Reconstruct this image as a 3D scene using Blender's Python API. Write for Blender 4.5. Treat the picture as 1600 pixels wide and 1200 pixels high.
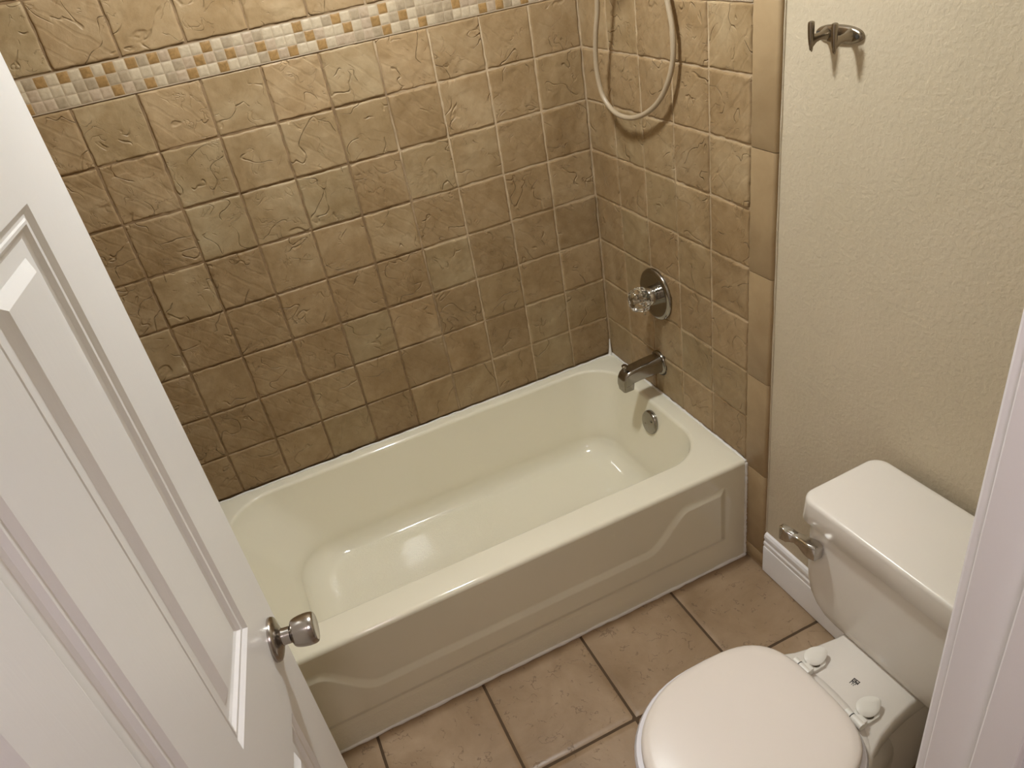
import bpy, bmesh, math, random
import numpy as np
from mathutils import Matrix, Vector

for _o in list(bpy.data.objects):
    bpy.data.objects.remove(_o, do_unlink=True)
SC = bpy.context.scene
COL = SC.collection

# ------------------------------------------------------------------ camera, world, exposure
cam_data = bpy.data.cameras.new('camera')
cam_data.sensor_width = 36.0
cam_data.lens = 1178.2 * 36.0 / 1600.0
cam_data.clip_start = 0.02
cam = bpy.data.objects.new('camera', cam_data)
COL.objects.link(cam)
_r = Vector((0.9005804, -0.4066068, -0.1537228))
_d = Vector((-0.3403294, -0.4395223, -0.8312617))
_f = Vector((0.2704271, 0.8009344, -0.5342034))
_m = Matrix((( _r.x, -_d.x, -_f.x), (_r.y, -_d.y, -_f.y), (_r.z, -_d.z, -_f.z))).to_4x4()
_m.translation = Vector((-1.13184, -2.14869, 1.84287))
cam.matrix_world = _m
SC.camera = cam

world = bpy.data.worlds.new('world')
SC.world = world
world.use_nodes = True
_bg = world.node_tree.nodes['Background']
_bg.inputs[0].default_value = (1.0, 0.80, 0.72, 1)
_bg.inputs[1].default_value = 0.02

SC.view_settings.view_transform = 'Standard'
SC.view_settings.look = 'None'
SC.view_settings.gamma = 1.0
SC.view_settings.use_curve_mapping = False
SC.view_settings.exposure = 1.59

BATH_LIGHT = ((1.0, 1.05, 1.06), 100.0)      # colour, strength of the glowing bowl over the tub
BATH_LIGHT_AT = (-0.69, -0.64, 2.40)
HALL_LIGHT = ((1.0, 0.885, 0.95), 17.0)
HALL_LIGHT_AT = (-1.18, -2.32, 2.40)

# ------------------------------------------------------------------ sizes of the room (metres)
P = 0.152            # tile pitch
X_LEFT = -1.526      # face of the tiled wall at the head of the tub
X_WALL = 0.012       # painted wall face
Y_FRONT = -1.876     # door wall, bathroom side
Y_HALL = -1.992      # door wall, hall side
Z_CEIL = 2.42
Z_TUB = 0.385
Y_TUB = -0.769
JX0, JX1 = -1.412, -0.682    # door opening

# ------------------------------------------------------------------ node helpers
def mat(name, color=(.8, .8, .8), rough=.5, metal=0.0, **kw):
    m = bpy.data.materials.new(name)
    m.use_nodes = True
    b = m.node_tree.nodes['Principled BSDF']
    b.inputs['Base Color'].default_value = (*color, 1)
    b.inputs['Roughness'].default_value = rough
    b.inputs['Metallic'].default_value = metal
    for k, v in kw.items():
        b.inputs[k.replace('_', ' ')].default_value = v
    return m

def nd(m, kind, **props):
    n = m.node_tree.nodes.new(kind)
    for k, v in props.items():
        if k.startswith('i_'):
            n.inputs[k[2:].replace('_', ' ')].default_value = v
        else:
            setattr(n, k, v)
    return n

def ln(m, a, b):
    m.node_tree.links.new(a, b)

def bsdf(m):
    return m.node_tree.nodes['Principled BSDF']

def coords(m, scale=(1, 1, 1), rot=(0, 0, 0)):
    tc = nd(m, 'ShaderNodeTexCoord')
    mp = nd(m, 'ShaderNodeMapping')
    mp.inputs['Scale'].default_value = scale
    mp.inputs['Rotation'].default_value = rot
    ln(m, tc.outputs['Object'], mp.inputs['Vector'])
    return mp.outputs['Vector']

def noise(m, vec, scale, detail=4, rough=.55, dist=0.0):
    n = nd(m, 'ShaderNodeTexNoise')
    n.inputs['Scale'].default_value = scale
    n.inputs['Detail'].default_value = detail
    n.inputs['Roughness'].default_value = rough
    n.inputs['Distortion'].default_value = dist
    if vec is not None:
        ln(m, vec, n.inputs['Vector'])
    return n.outputs['Fac']

def ramp(m, fac, stops):
    r = nd(m, 'ShaderNodeValToRGB')
    e = r.color_ramp.elements
    while len(e) < len(stops):
        e.new(0.5)
    for el, (p, c) in zip(e, stops):
        el.position = p
        el.color = (*c, 1) if len(c) == 3 else c
    ln(m, fac, r.inputs['Fac'])
    return r.outputs['Color']

def mix(m, fac, a, b, mode='MIX'):
    n = nd(m, 'ShaderNodeMix', data_type='RGBA', blend_type=mode)
    for s, v in ((n.inputs[0], fac), (n.inputs[6], a), (n.inputs[7], b)):
        if hasattr(v, 'links'):
            ln(m, v, s)
        elif isinstance(v, (int, float)):
            s.default_value = v
        else:
            s.default_value = (*v, 1)
    return n.outputs[2]

def bump(m, height, strength, dist, prev=None):
    b = nd(m, 'ShaderNodeBump')
    b.inputs['Strength'].default_value = strength
    b.inputs['Distance'].default_value = dist
    ln(m, height, b.inputs['Height'])
    if prev is not None:
        ln(m, prev, b.inputs['Normal'])
    return b.outputs['Normal']

def g3(v):
    return (v, v, v)

# ------------------------------------------------------------------ materials
def m_slate_tile():
    m = mat('slate_look_wall_tile', rough=.42, Specular_IOR_Level=.28)
    v = coords(m)
    at = nd(m, 'ShaderNodeAttribute', attribute_name='tint')
    n1 = noise(m, v, 7.0, 5, .6, .6)
    base = ramp(m, n1, [(.28, (.24, .156, .074)), (.5, (.325, .227, .124)), (.72, (.42, .32, .198))])
    tint = ramp(m, at.outputs['Fac'], [(0, (.84, .80, .74)), (.35, (1.0, .95, .88)), (.65, (.96, 1.0, .97)), (1, (1.12, 1.08, 1.04))])
    c = mix(m, 1.0, base, tint, 'MULTIPLY')
    n2 = noise(m, v, 34, 4, .6)
    c = mix(m, .30, c, ramp(m, n2, [(.3, (.22, .143, .066)), (.7, (.42, .308, .18))]), 'MIX')
    ln(m, c, bsdf(m).inputs['Base Color'])
    rr = ramp(m, n1, [(.3, g3(.36)), (.7, g3(.55))])
    ln(m, rr, bsdf(m).inputs['Roughness'])
    # split-face creases and fanned ripples: every tile has its own
    sc = nd(m, 'ShaderNodeVectorMath', operation='SCALE')
    sc.inputs[0].default_value = (13.7, 29.3, 41.9)
    ln(m, at.outputs['Fac'], sc.inputs['Scale'])
    ad = nd(m, 'ShaderNodeVectorMath', operation='ADD')
    ln(m, v, ad.inputs[0])
    ln(m, sc.outputs[0], ad.inputs[1])
    v2 = ad.outputs[0]
    def line(scale, width, dist, det=2):
        q = noise(m, v2, scale, det, .5, dist)
        a = nd(m, 'ShaderNodeMath', operation='SUBTRACT')
        a.inputs[1].default_value = .5
        ln(m, q, a.inputs[0])
        b = nd(m, 'ShaderNodeMath', operation='ABSOLUTE')
        ln(m, a.outputs[0], b.inputs[0])
        r = nd(m, 'ShaderNodeMapRange', interpolation_type='SMOOTHSTEP')
        r.inputs['From Min'].default_value = 0
        r.inputs['From Max'].default_value = width
        ln(m, b.outputs[0], r.inputs['Value'])
        return r.outputs['Result']
    l1 = mix(m, ramp(m, noise(m, v2, 13, 2), [(.50, g3(1)), (.56, g3(0))]), line(9.0, .013, .5), (1, 1, 1))
    l2 = mix(m, ramp(m, noise(m, v2, 17, 2), [(.52, g3(1)), (.58, g3(0))]), line(19.0, .018, .9, 3), (1, 1, 1))
    w = nd(m, 'ShaderNodeTexWave', wave_type='BANDS', bands_direction='DIAGONAL')
    w.inputs['Scale'].default_value = 13.0
    w.inputs['Distortion'].default_value = 3.2
    w.inputs['Detail'].default_value = 2.0
    w.inputs['Detail Scale'].default_value = 1.1
    ln(m, v2, w.inputs['Vector'])
    wv = ramp(m, w.outputs['Fac'], [(0, g3(.35)), (.16, g3(1))])
    l3 = mix(m, ramp(m, at.outputs['Fac'], [(.28, g3(0)), (.30, g3(1)), (.78, g3(1)), (.80, g3(0))]), wv, (1, 1, 1))
    step = ramp(m, noise(m, v2, 6.0, 4, .55, .6), [(.40, g3(0)), (.425, g3(.5)), (.56, g3(.55)), (.585, g3(1))])
    nn = bump(m, step, .7, .0011)
    nn = bump(m, l1, 1.0, .0022, nn)
    nn = bump(m, l2, .8, .0013, nn)
    nn = bump(m, l3, .65, .0010, nn)
    n3 = noise(m, v, 160, 4, .6)
    ln(m, bump(m, n3, .25, .002, nn), bsdf(m).inputs['Normal'])
    return m

def m_grout():
    m = mat('wall_grout', rough=.85)
    v = coords(m)
    n = noise(m, v, 6.5, 4, .6)
    sep = nd(m, 'ShaderNodeSeparateXYZ')
    ln(m, v, sep.inputs[0])
    ad = nd(m, 'ShaderNodeMath', operation='MULTIPLY_ADD')
    ad.inputs[1].default_value = .55
    ln(m, n, ad.inputs[0])
    ln(m, sep.outputs['X'], ad.inputs[2])      # lighter towards the faucet end
    f = ramp(m, ad.outputs[0], [(-0.0, g3(0)), (.02, g3(1))])
    mr = nd(m, 'ShaderNodeMapRange')
    mr.inputs['From Min'].default_value = -.40
    mr.inputs['From Max'].default_value = -.24
    ln(m, ad.outputs[0], mr.inputs['Value'])
    n2 = noise(m, v, 40, 3)
    old = ramp(m, n2, [(.3, (.17, .105, .05)), (.7, (.27, .175, .09))])  # darker grout tone, towards the head of the tub
    new = ramp(m, n2, [(.3, (.42, .31, .19)), (.7, (.52, .40, .26))])  # lighter grout tone, towards the faucet end
    ln(m, mix(m, mr.outputs['Result'], old, new), bsdf(m).inputs['Base Color'])
    return m

def m_bullnose():
    m = mat('bullnose_tile', rough=.40, Specular_IOR_Level=.28)
    v = coords(m)
    n1 = noise(m, v, 9.0, 4, .6, .4)
    ln(m, ramp(m, n1, [(.3, (.31, .212, .112)), (.7, (.39, .28, .157))]), bsdf(m).inputs['Base Color'])
    ln(m, bump(m, noise(m, v, 120, 3), .15, .002), bsdf(m).inputs['Normal'])
    return m

def m_mosaic(name, a, b):
    m = mat(name, rough=.38)
    v = coords(m)
    n1 = noise(m, v, 60.0, 5, .65, 1.2)
    ln(m, ramp(m, n1, [(.3, a), (.7, b)]), bsdf(m).inputs['Base Color'])
    ln(m, bump(m, noise(m, v, 150, 3), .2, .002), bsdf(m).inputs['Normal'])
    return m

def m_floor_tile():
    m = mat('floor_tile', rough=.38)
    v = coords(m)
    at = nd(m, 'ShaderNodeAttribute', attribute_name='tint')
    n1 = noise(m, v, 5.0, 6, .62, .5)
    base = ramp(m, n1, [(.28, (.24, .158, .087)), (.52, (.335, .233, .14)), (.75, (.42, .305, .195))])
    base = mix(m, 1.0, base, ramp(m, at.outputs['Fac'], [(0, (.9, .88, .84)), (1, (1.08, 1.08, 1.08))]), 'MULTIPLY')
    # worm-like pits and hairlines, dark with old dirt
    w = nd(m, 'ShaderNodeTexWave', wave_type='BANDS', bands_direction='DIAGONAL')
    w.inputs['Scale'].default_value = 7.0
    w.inputs['Distortion'].default_value = 16.0
    w.inputs['Detail'].default_value = 5.0
    w.inputs['Detail Scale'].default_value = 2.6
    ln(m, v, w.inputs['Vector'])
    pit = ramp(m, w.outputs['Fac'], [(0.0, g3(1)), (.04, g3(0))])
    msk = ramp(m, noise(m, v, 22, 4, .6), [(.51, g3(0)), (.56, g3(1))])
    pit = mix(m, 1.0, pit, msk, 'MULTIPLY')
    pk = mix(m, .6, (0, 0, 0), pit)
    c = mix(m, pk, base, (.12, .07, .035))
    ln(m, c, bsdf(m).inputs['Base Color'])
    ln(m, ramp(m, n1, [(.3, g3(.33)), (.7, g3(.5))]), bsdf(m).inputs['Roughness'])
    inv = nd(m, 'ShaderNodeInvert')
    ln(m, pit, inv.inputs['Color'])
    nn = bump(m, inv.outputs['Color'], .5, .001)
    ln(m, bump(m, noise(m, v, 60, 5), .25, .002, nn), bsdf(m).inputs['Normal'])
    return m

def m_paint_wall():
    m = mat('textured_wall_paint', (.60, .50, .36), rough=.62)
    v = coords(m)
    a = noise(m, v, 105, 3, .5, .3)
    k = ramp(m, a, [(.42, g3(0)), (.62, g3(1))])
    nn = bump(m, k, .2, .003)
    b = noise(m, v, 300, 3)
    ln(m, bump(m, b, .12, .002, nn), bsdf(m).inputs['Normal'])
    ln(m, ramp(m, noise(m, v, 3, 4), [(.3, (.535, .455, .325)), (.7, (.575, .490, .36))]), bsdf(m).inputs['Base Color'])
    return m

def m_enamel():
    m = mat('cream_enamel', (.80, .72, .56), rough=.07)
    v = coords(m)
    ln(m, ramp(m, noise(m, v, 2.0, 3), [(.3, (.80, .755, .60)), (.7, (.82, .775, .63))]), bsdf(m).inputs['Base Color'])
    # non-slip grain only on the flat bottom of the basin
    geo = nd(m, 'ShaderNodeSeparateXYZ')
    ln(m, v, geo.inputs[0])
    mz = nd(m, 'ShaderNodeMapRange')
    mz.inputs['From Min'].default_value = .094
    mz.inputs['From Max'].default_value = .088
    ln(m, geo.outputs['Z'], mz.inputs['Value'])
    mx = nd(m, 'ShaderNodeMapRange')
    mx.inputs['From Min'].default_value = -.55
    mx.inputs['From Max'].default_value = -.70
    ln(m, geo.outputs['X'], mx.inputs['Value'])
    mm = nd(m, 'ShaderNodeMath', operation='MULTIPLY')
    ln(m, mz.outputs['Result'], mm.inputs[0])
    ln(m, mx.outputs['Result'], mm.inputs[1])
    h = nd(m, 'ShaderNodeMath', operation='MULTIPLY')
    ln(m, noise(m, v, 90, 3, .6, 1.5), h.inputs[0])
    ln(m, mm.outputs[0], h.inputs[1])
    ln(m, bump(m, h.outputs[0], .6, .003), bsdf(m).inputs['Normal'])
    return m

def m_white_door():
    m = mat('white_door_paint', (.86, .845, .84), rough=.33)
    v = coords(m, (60, 60, 4))
    n = noise(m, v, 2.2, 4, .6, .8)
    ln(m, bump(m, n, .16, .0012), bsdf(m).inputs['Normal'])
    return m

def m_trim():
    m = mat('white_trim_paint', (.85, .825, .82), rough=.38)
    v = coords(m)
    ln(m, bump(m, noise(m, v, 45, 3), .12, .002), bsdf(m).inputs['Normal'])
    return m

M_TILE, M_GROUT, M_BULL, M_FLOOR, M_WALL = m_slate_tile(), m_grout(), m_bullnose(), m_floor_tile(), m_paint_wall()
M_ENAMEL, M_DOOR, M_TRIM = m_enamel(), m_white_door(), m_trim()
M_FGROUT = mat('floor_grout', (.085, .052, .026), .9)
M_MOS = [m_mosaic('mosaic_cream', (.40, .32, .215), (.50, .41, .29)),
         m_mosaic('mosaic_taupe', (.27, .205, .13), (.38, .30, .20)),
         m_mosaic('mosaic_amber', (.20, .115, .038), (.37, .22, .085)),
         m_mosaic('mosaic_rose', (.33, .245, .16), (.44, .34, .24))]
M_CHINA = mat('vitreous_china', (.745, .70, .63), .25)
M_SEAT = mat('seat_plastic', (.76, .695, .625), .34)
M_SEATRING = mat('seat_ring_plastic', (.70, .68, .70), .30)
M_HINGE = mat('hinge_plastic', (.77, .745, .67), .35)
M_CHROME = mat('chrome', (.52, .50, .47), .12, 1.0)
M_DARKCHROME = mat('dark_chrome', (.34, .315, .28), .17, 1.0)  # one even tone, darker than the plain chrome
M_NICKEL = mat('brushed_nickel', (.43, .395, .36), .22, 1.0)
M_BRONZE = mat('satin_nickel_dark', (.30, .255, .20), .25, 1.0)
M_CAULK = mat('white_caulk', (.80, .77, .72), .45)
M_BLACK = mat('black_ink', (.02, .018, .015), .6)
M_RUBBER = mat('dark_rubber', (.03, .025, .02), .6)
M_HOSE = mat('beige_hose', (.40, .315, .215), .30)
M_CEIL = mat('ceiling_paint', (.50, .46, .40), .8)  # ceiling out of view, tone darkened to cut bounced light
M_HALLFLOOR = mat('hall_floor', (.42, .33, .25), .5)
M_CRYSTAL = mat('clear_acrylic', (1.0, .97, .92), .03, 0.0, IOR=1.49)
bsdf(M_CRYSTAL).inputs['Transmission Weight'].default_value = 1.0
for _mm in (M_ENAMEL,):
    bsdf(_mm).inputs['Coat Weight'].default_value = .25
    bsdf(_mm).inputs['Coat Roughness'].default_value = .05

def m_glow(name, color, strength):
    m = mat(name, (.9, .88, .82), .4)
    bsdf(m).inputs['Emission Color'].default_value = (*color, 1)
    bsdf(m).inputs['Emission Strength'].default_value = strength
    return m

# ------------------------------------------------------------------ object helpers
def link(name, me, mats, parent=None):
    o = bpy.data.objects.new(name, me)
    for mm in (mats if isinstance(mats, (list, tuple)) else [mats]):
        me.materials.append(mm)
    COL.objects.link(o)
    if parent is not None:
        o.parent = parent
    return o

def tag(o, label, cat, group=None, kind=None):
    o['label'] = label
    o['category'] = cat
    if group:
        o['group'] = group
    if kind:
        o['kind'] = kind
    return o

def empty(name, loc=(0, 0, 0), rotz=0.0):
    o = bpy.data.objects.new(name, None)
    COL.objects.link(o)
    o.location = loc
    o.rotation_euler = (0, 0, rotz)
    o.empty_display_size = .1
    return o

class MB:
    """collects vertices and faces of ONE part"""
    def __init__(s):
        s.v, s.f, s.mi = [], [], []

    def add(s, verts, faces, mi=0):
        k = len(s.v)
        s.v += [tuple(map(float, p)) for p in verts]
        s.f += [tuple(i + k for i in f) for f in faces]
        s.mi += [mi] * len(faces)
        return s

    def box(s, a, b, mi=0, bev=0.0, seg=2):
        bm = bmesh.new()
        bmesh.ops.create_cube(bm, size=1)
        for q in bm.verts:
            q.co = Vector([(a[i] + b[i]) / 2 + q.co[i] * abs(b[i] - a[i]) for i in range(3)])
        if bev:
            bmesh.ops.bevel(bm, geom=bm.edges[:], offset=bev, segments=seg, affect='EDGES', profile=.5)
        bm.verts.index_update()
        s.add([q.co[:] for q in bm.verts], [[q.index for q in f.verts] for f in bm.faces], mi)
        bm.free()
        return s

    def loft(s, loops, cap0=True, cap1=True, mi=0):
        n = len(loops[0])
        vs = [p for lp in loops for p in lp]
        fs = []
        for k in range(len(loops) - 1):
            for i in range(n):
                j = (i + 1) % n
                fs.append((k * n + i, k * n + j, (k + 1) * n + j, (k + 1) * n + i))
        if cap0:
            fs.append(tuple(range(n - 1, -1, -1)))
        if cap1:
            b = (len(loops) - 1) * n
            fs.append(tuple(range(b, b + n)))
        return s.add(vs, fs, mi)

    def lathe(s, prof, org, axis, n=40, mi=0, cap=True, lobes=None):
        ax = Vector(axis).normalized()
        u = ax.cross(Vector((0, 0, 1)))
        if u.length < 1e-3:
            u = Vector((1, 0, 0))
        u.normalize()
        w = ax.cross(u)
        o = Vector(org)
        loops = []
        for r, h in prof:
            lp = []
            for i in range(n):
                t = 2 * math.pi * i / n
                rr = r if lobes is None else r * (1 + lobes[1] * math.cos(lobes[0] * t))
                lp.append(o + ax * h + (u * math.cos(t) + w * math.sin(t)) * rr)
            loops.append(lp)
        return s.loft(loops, cap, cap, mi)

    def tube(s, pts, rad, n=14, mi=0, cap=True):
        pts = [Vector(p) for p in pts]
        rad = rad if isinstance(rad, (list, tuple)) else [rad] * len(pts)
        loops = []
        up = None
        for i, p in enumerate(pts):
            t = (pts[min(i + 1, len(pts) - 1)] - pts[max(i - 1, 0)]).normalized()
            if up is None:
                up = t.cross(Vector((0, 0, 1)) if abs(t.z) < .9 else Vector((1, 0, 0))).normalized()
            up = (up - t * up.dot(t)).normalized()
            w = t.cross(up)
            loops.append([p + (up * math.cos(2 * math.pi * k / n) + w * math.sin(2 * math.pi * k / n)) * rad[i] for k in range(n)])
        return s.loft(loops, cap, cap, mi)

    def build(s, name, mats, parent=None, smooth=True, angle=40, matrix=None, sub=0):
        me = bpy.data.meshes.new(name)
        me.from_pydata(s.v, [], s.f)
        me.polygons.foreach_set('material_index', s.mi)
        bm = bmesh.new()
        bm.from_mesh(me)
        bmesh.ops.recalc_face_normals(bm, faces=bm.faces)
        if smooth:
            th = math.radians(angle)
            for f in bm.faces:
                f.smooth = True
            for e in bm.edges:
                e.smooth = not (len(e.link_faces) == 2 and e.calc_face_angle(0) > th)
        bm.to_mesh(me)
        bm.free()
        o = link(name, me, mats, parent)
        if matrix is not None:
            me.transform(matrix)
        if sub:
            md = o.modifiers.new('subdivision', 'SUBSURF')
            md.levels = md.render_levels = sub
        return o

def spline(pts, n=10):
    """Catmull-Rom through the points"""
    out = []
    p = [Vector(q) for q in pts]
    p = [p[0] * 2 - p[1]] + p + [p[-1] * 2 - p[-2]]
    for i in range(1, len(p) - 2):
        for k in range(n):
            t = k / n
            a, b, c, d = p[i - 1], p[i], p[i + 1], p[i + 2]
            out.append(.5 * ((2 * b) + (c - a) * t + (2 * a - 5 * b + 4 * c - d) * t * t + (3 * b - a - 3 * c + d) * t ** 3))
    out.append(p[-2])
    return out

def rrect(x0, x1, y0, y1, r, z, n=10):
    """rounded rectangle, anticlockwise; r = one radius or (x1y1, x0y1, x0y0, x1y0)"""
    r = (r,) * 4 if isinstance(r, (int, float)) else r
    c = [(x1 - r[0], y1 - r[0]), (x0 + r[1], y1 - r[1]), (x0 + r[2], y0 + r[2]), (x1 - r[3], y0 + r[3])]
    out = []
    for k in range(4):
        for i in range(n + 1):
            t = math.pi / 2 * (k + i / n)
            out.append((c[k][0] + r[k] * math.cos(t), c[k][1] + r[k] * math.sin(t), z))
    return out

# ------------------------------------------------------------------ numpy noise for the tile relief
def _hash(ix, iy, seed):
    h = (ix.astype(np.int64) * 374761393 + iy.astype(np.int64) * 668265263 + seed * 974634533) & 0xFFFFFFFF
    h = ((h ^ (h >> 13)) * 1274126177) & 0xFFFFFFFF
    h = h ^ (h >> 16)
    return (h & 0xFFFF) / 65535.0

def vnoise(x, y, seed):
    ix, iy = np.floor(x), np.floor(y)
    fx, fy = x - ix, y - iy
    fx, fy = fx * fx * (3 - 2 * fx), fy * fy * (3 - 2 * fy)
    a, b = _hash(ix, iy, seed), _hash(ix + 1, iy, seed)
    c, d = _hash(ix, iy + 1, seed), _hash(ix + 1, iy + 1, seed)
    return (a * (1 - fx) + b * fx) * (1 - fy) + (c * (1 - fx) + d * fx) * fy

def fbm(x, y, seed, octv=4):
    s, a, t = 0, .5, 0
    for k in range(octv):
        s = s + a * vnoise(x * 2 ** k, y * 2 ** k, seed + k * 17)
        t += a
        a *= .5
    return s / t

def slate_relief(U, V, w, h, seed, rng, style):
    """height (m) of a hand-split slate look, on unit tile coords"""
    hgt = (fbm(U * 2.2 + seed, V * 2.2, seed, 3) - .5) * .0018
    ang = rng.uniform(0, math.pi)
    if style == 0:      # fanned ripples
        ox, oy = rng.uniform(-.4, .1), rng.uniform(-.3, .3)
        if rng.random() < .5:
            ox = 1 - ox
        th = np.arctan2(V - oy + .3 * fbm(U * 2, V * 2, seed + 3, 2), U - ox)
        rr = np.abs(np.sin(th * rng.uniform(9, 13) + 3.0 * fbm(U * 2, V * 2, seed + 5, 3)))
        hgt = hgt - .0010 * (1 - rr) ** 3 * (fbm(U * 3, V * 3, seed + 9, 2) > .42)
    elif style == 1:    # layered steps with broken edges
        q = fbm((U * math.cos(ang) + V * math.sin(ang)) * 2.2 + 7, (V * math.cos(ang) - U * math.sin(ang)) * 3.0, seed + 11, 4) * 5
        fr = q - np.floor(q)
        hgt = hgt + .0009 * (np.floor(q) + np.clip(fr / .12, 0, 1)) - .0022
    else:               # smooth with a few creases
        for k in range(3):
            a = fbm(U * 1.7 + k * 5 + ang, V * 1.7, seed + 23 + k, 4)
            hgt = hgt - .0009 * np.clip(1 - np.abs(a - .5) / .012, 0, 1) * (fbm(U * 2.5, V * 2.5, seed + 40 + k, 2) > .5)
    hgt = hgt + (fbm(U * 9, V * 9, seed + 60, 3) - .5) * .0005
    return np.clip(hgt, -.0016, .0022)

def tile_field(name, rects, frame, mats, parent=None, n=26, gap=.0018, edge=.0036, sink=.0042, rough_edge=.0024,
               relief=1.0, lip=0.0, seed=1, back=None, styles=(0, 1, 1, 2, 2), mi_of=None, kind=None, extra=None):
    """ONE mesh of tiles standing out of their grout bed. rects: (u0,u1,v0,v1); frame: (origin,u,v,normal)"""
    rng = random.Random(seed)
    O, Ud, Vd, Nd = [np.array(q, float) for q in frame]
    t = np.linspace(0, 1, n)
    # more samples near the rims
    t = np.where(t < .5, .5 * (2 * t) ** 1.35, 1 - .5 * (2 - 2 * t) ** 1.35)
    U, V = np.meshgrid(t, t, indexing='ij')
    idx = np.arange(n * n).reshape(n, n)
    quad = np.stack([idx[:-1, :-1], idx[1:, :-1], idx[1:, 1:], idx[:-1, 1:]], -1).reshape(-1, 4)
    vs, fs, mi, tint = [], [], [], []
    k = 0
    for ti, (u0, u1, v0, v1) in enumerate(rects):
        w, h = u1 - u0 - 2 * gap, v1 - v0 - 2 * gap
        if w < .008 or h < .008:
            continue
        sd = rng.randrange(1, 9999)
        gu, gv = u0 + gap + U * w, v0 + gap + V * h
        e = np.minimum(np.minimum(U, 1 - U) * w, np.minimum(V, 1 - V) * h)
        e = e + (fbm(gu * 55, gv * 55, sd + 5, 3) - .5) * 2 * rough_edge * np.clip(e / .002, 0, 1)
        ee = np.clip(e / edge, 0, 1)
        hh = -sink * (1 - ee) ** 2
        if relief:
            hh = hh + relief * slate_relief(U, V, w, h, sd, rng, rng.choice(styles)) * np.clip(e / .004, 0, 1)
        hh = hh + (rng.uniform(-lip, lip) + rng.uniform(-lip, lip) * (U - .5) + rng.uniform(-lip, lip) * (V - .5)) * np.clip(e / .003, 0, 1)
        jit = (fbm(gu * 40, gv * 40, sd + 8, 2) - .5) * 2 * rough_edge * .7
        du = jit * ((U < .02) | (U > .98))
        dv = jit * ((V < .02) | (V > .98))
        p = O + (gu + du)[..., None] * Ud + (gv + dv)[..., None] * Vd + hh[..., None] * Nd
        vs.append(p.reshape(-1, 3))
        fs.append(quad + k)
        k += n * n
        m_i = mi_of(ti, rng) if mi_of else 0
        mi += [m_i] * len(quad)
        tint += [rng.random()] * len(quad)
    if back:
        for (u0, u1, v0, v1, d, bmi) in back:
            q = [O + u * Ud + v * Vd + d * Nd for u, v in ((u0, v0), (u1, v0), (u1, v1), (u0, v1))]
            vs.append(np.array(q))
            fs.append(np.array([[k, k + 1, k + 2, k + 3]]))
            k += 4
            mi.append(bmi)
            tint.append(.5)
    V_ = np.concatenate(vs)
    F_ = np.concatenate(fs)
    if np.dot(np.cross(Ud, Vd), Nd) < 0:
        F_ = F_[:, ::-1]
    me = bpy.data.meshes.new(name)
    me.vertices.add(len(V_))
    me.vertices.foreach_set('co', V_.ravel())
    me.loops.add(F_.size)
    me.loops.foreach_set('vertex_index', F_.ravel().astype(np.int32))
    me.polygons.add(len(F_))
    me.polygons.foreach_set('loop_start', np.arange(0, F_.size, 4, dtype=np.int32))
    me.polygons.foreach_set('loop_total', np.full(len(F_), 4, dtype=np.int32))
    me.polygons.foreach_set('material_index', np.array(mi, dtype=np.int32))
    me.polygons.foreach_set('use_smooth', np.ones(len(F_), dtype=bool))
    a = me.attributes.new('tint', 'FLOAT', 'FACE')
    a.data.foreach_set('value', np.array(tint, dtype=np.float32))
    me.update()
    me.validate()
    o = link(name, me, mats, parent)
    if kind:
        o['kind'] = kind
    return o

# ------------------------------------------------------------------ THE SETTING
def slab(name, boxes, m, label, cat):
    b = MB()
    for a, c in boxes:
        b.box(a, c)
    return tag(b.build(name, m, smooth=False), label, cat, kind='structure')

ZR = [Z_TUB - .001, .536, .688, .840, .992, 1.144, 1.296, 1.448, 1.592]       # tile courses below the mosaic
ZR_UP = [1.673, 1.825, 1.977, 2.129, 2.281, Z_CEIL]
MOS = (1.592, 1.673)

# floor: tiles of 31.65 cm laid on dark grout
FP = .3165
fx = [-1.55] + [-.2845 - FP * k for k in range(3, -1, -1)] + [X_WALL + .004]
fy = [-2.04] + [-1.078 - FP * k for k in range(2, -1, -1)] + [Y_TUB + .03]
frects = [(fx[i], fx[i + 1], fy[j], fy[j + 1]) for i in range(len(fx) - 1) for j in range(len(fy) - 1)]
floor = tile_field('floor', frects, ((0, 0, 0), (1, 0, 0), (0, 1, 0), (0, 0, 1)), [M_FLOOR, M_FGROUT, M_HALLFLOOR],
                   n=22, gap=.0028, edge=.004, sink=.003, rough_edge=.0008, relief=.35, seed=5,
                   back=[(-1.62, X_WALL + .1, -2.04, .1, -.0025, 1), (-2.3, 1.0, -3.5, -2.04, -.002, 2)], styles=(1, 2, 2))
tag(floor, 'brown stone-look ceramic tile floor with dark grout lines', 'floor', kind='structure')

# back wall
wb = slab('wall_back', [((-1.64, .006, 0), (X_WALL + .1, .10, Z_CEIL))], M_GROUT,
          'long tiled wall behind the bathtub with a mosaic band', 'wall')
cx = [0.0] + [-(1.0216 + k) * P for k in range(9)] + [X_LEFT]
cx = cx[::-1]
rects = [(cx[i], cx[i + 1], zs[j], zs[j + 1]) for zs in (ZR, ZR_UP) for i in range(len(cx) - 1) for j in range(len(zs) - 1)]
tile_field('tile_field', rects, ((0, 0, 0), (1, 0, 0), (0, 0, 1), (0, -1, 0)), [M_TILE, M_GROUT], wb, n=34, lip=.0012, relief=1.35, seed=11,
           back=[(X_LEFT - .01, .006, .33, Z_CEIL, -.0030, 1)])

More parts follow.
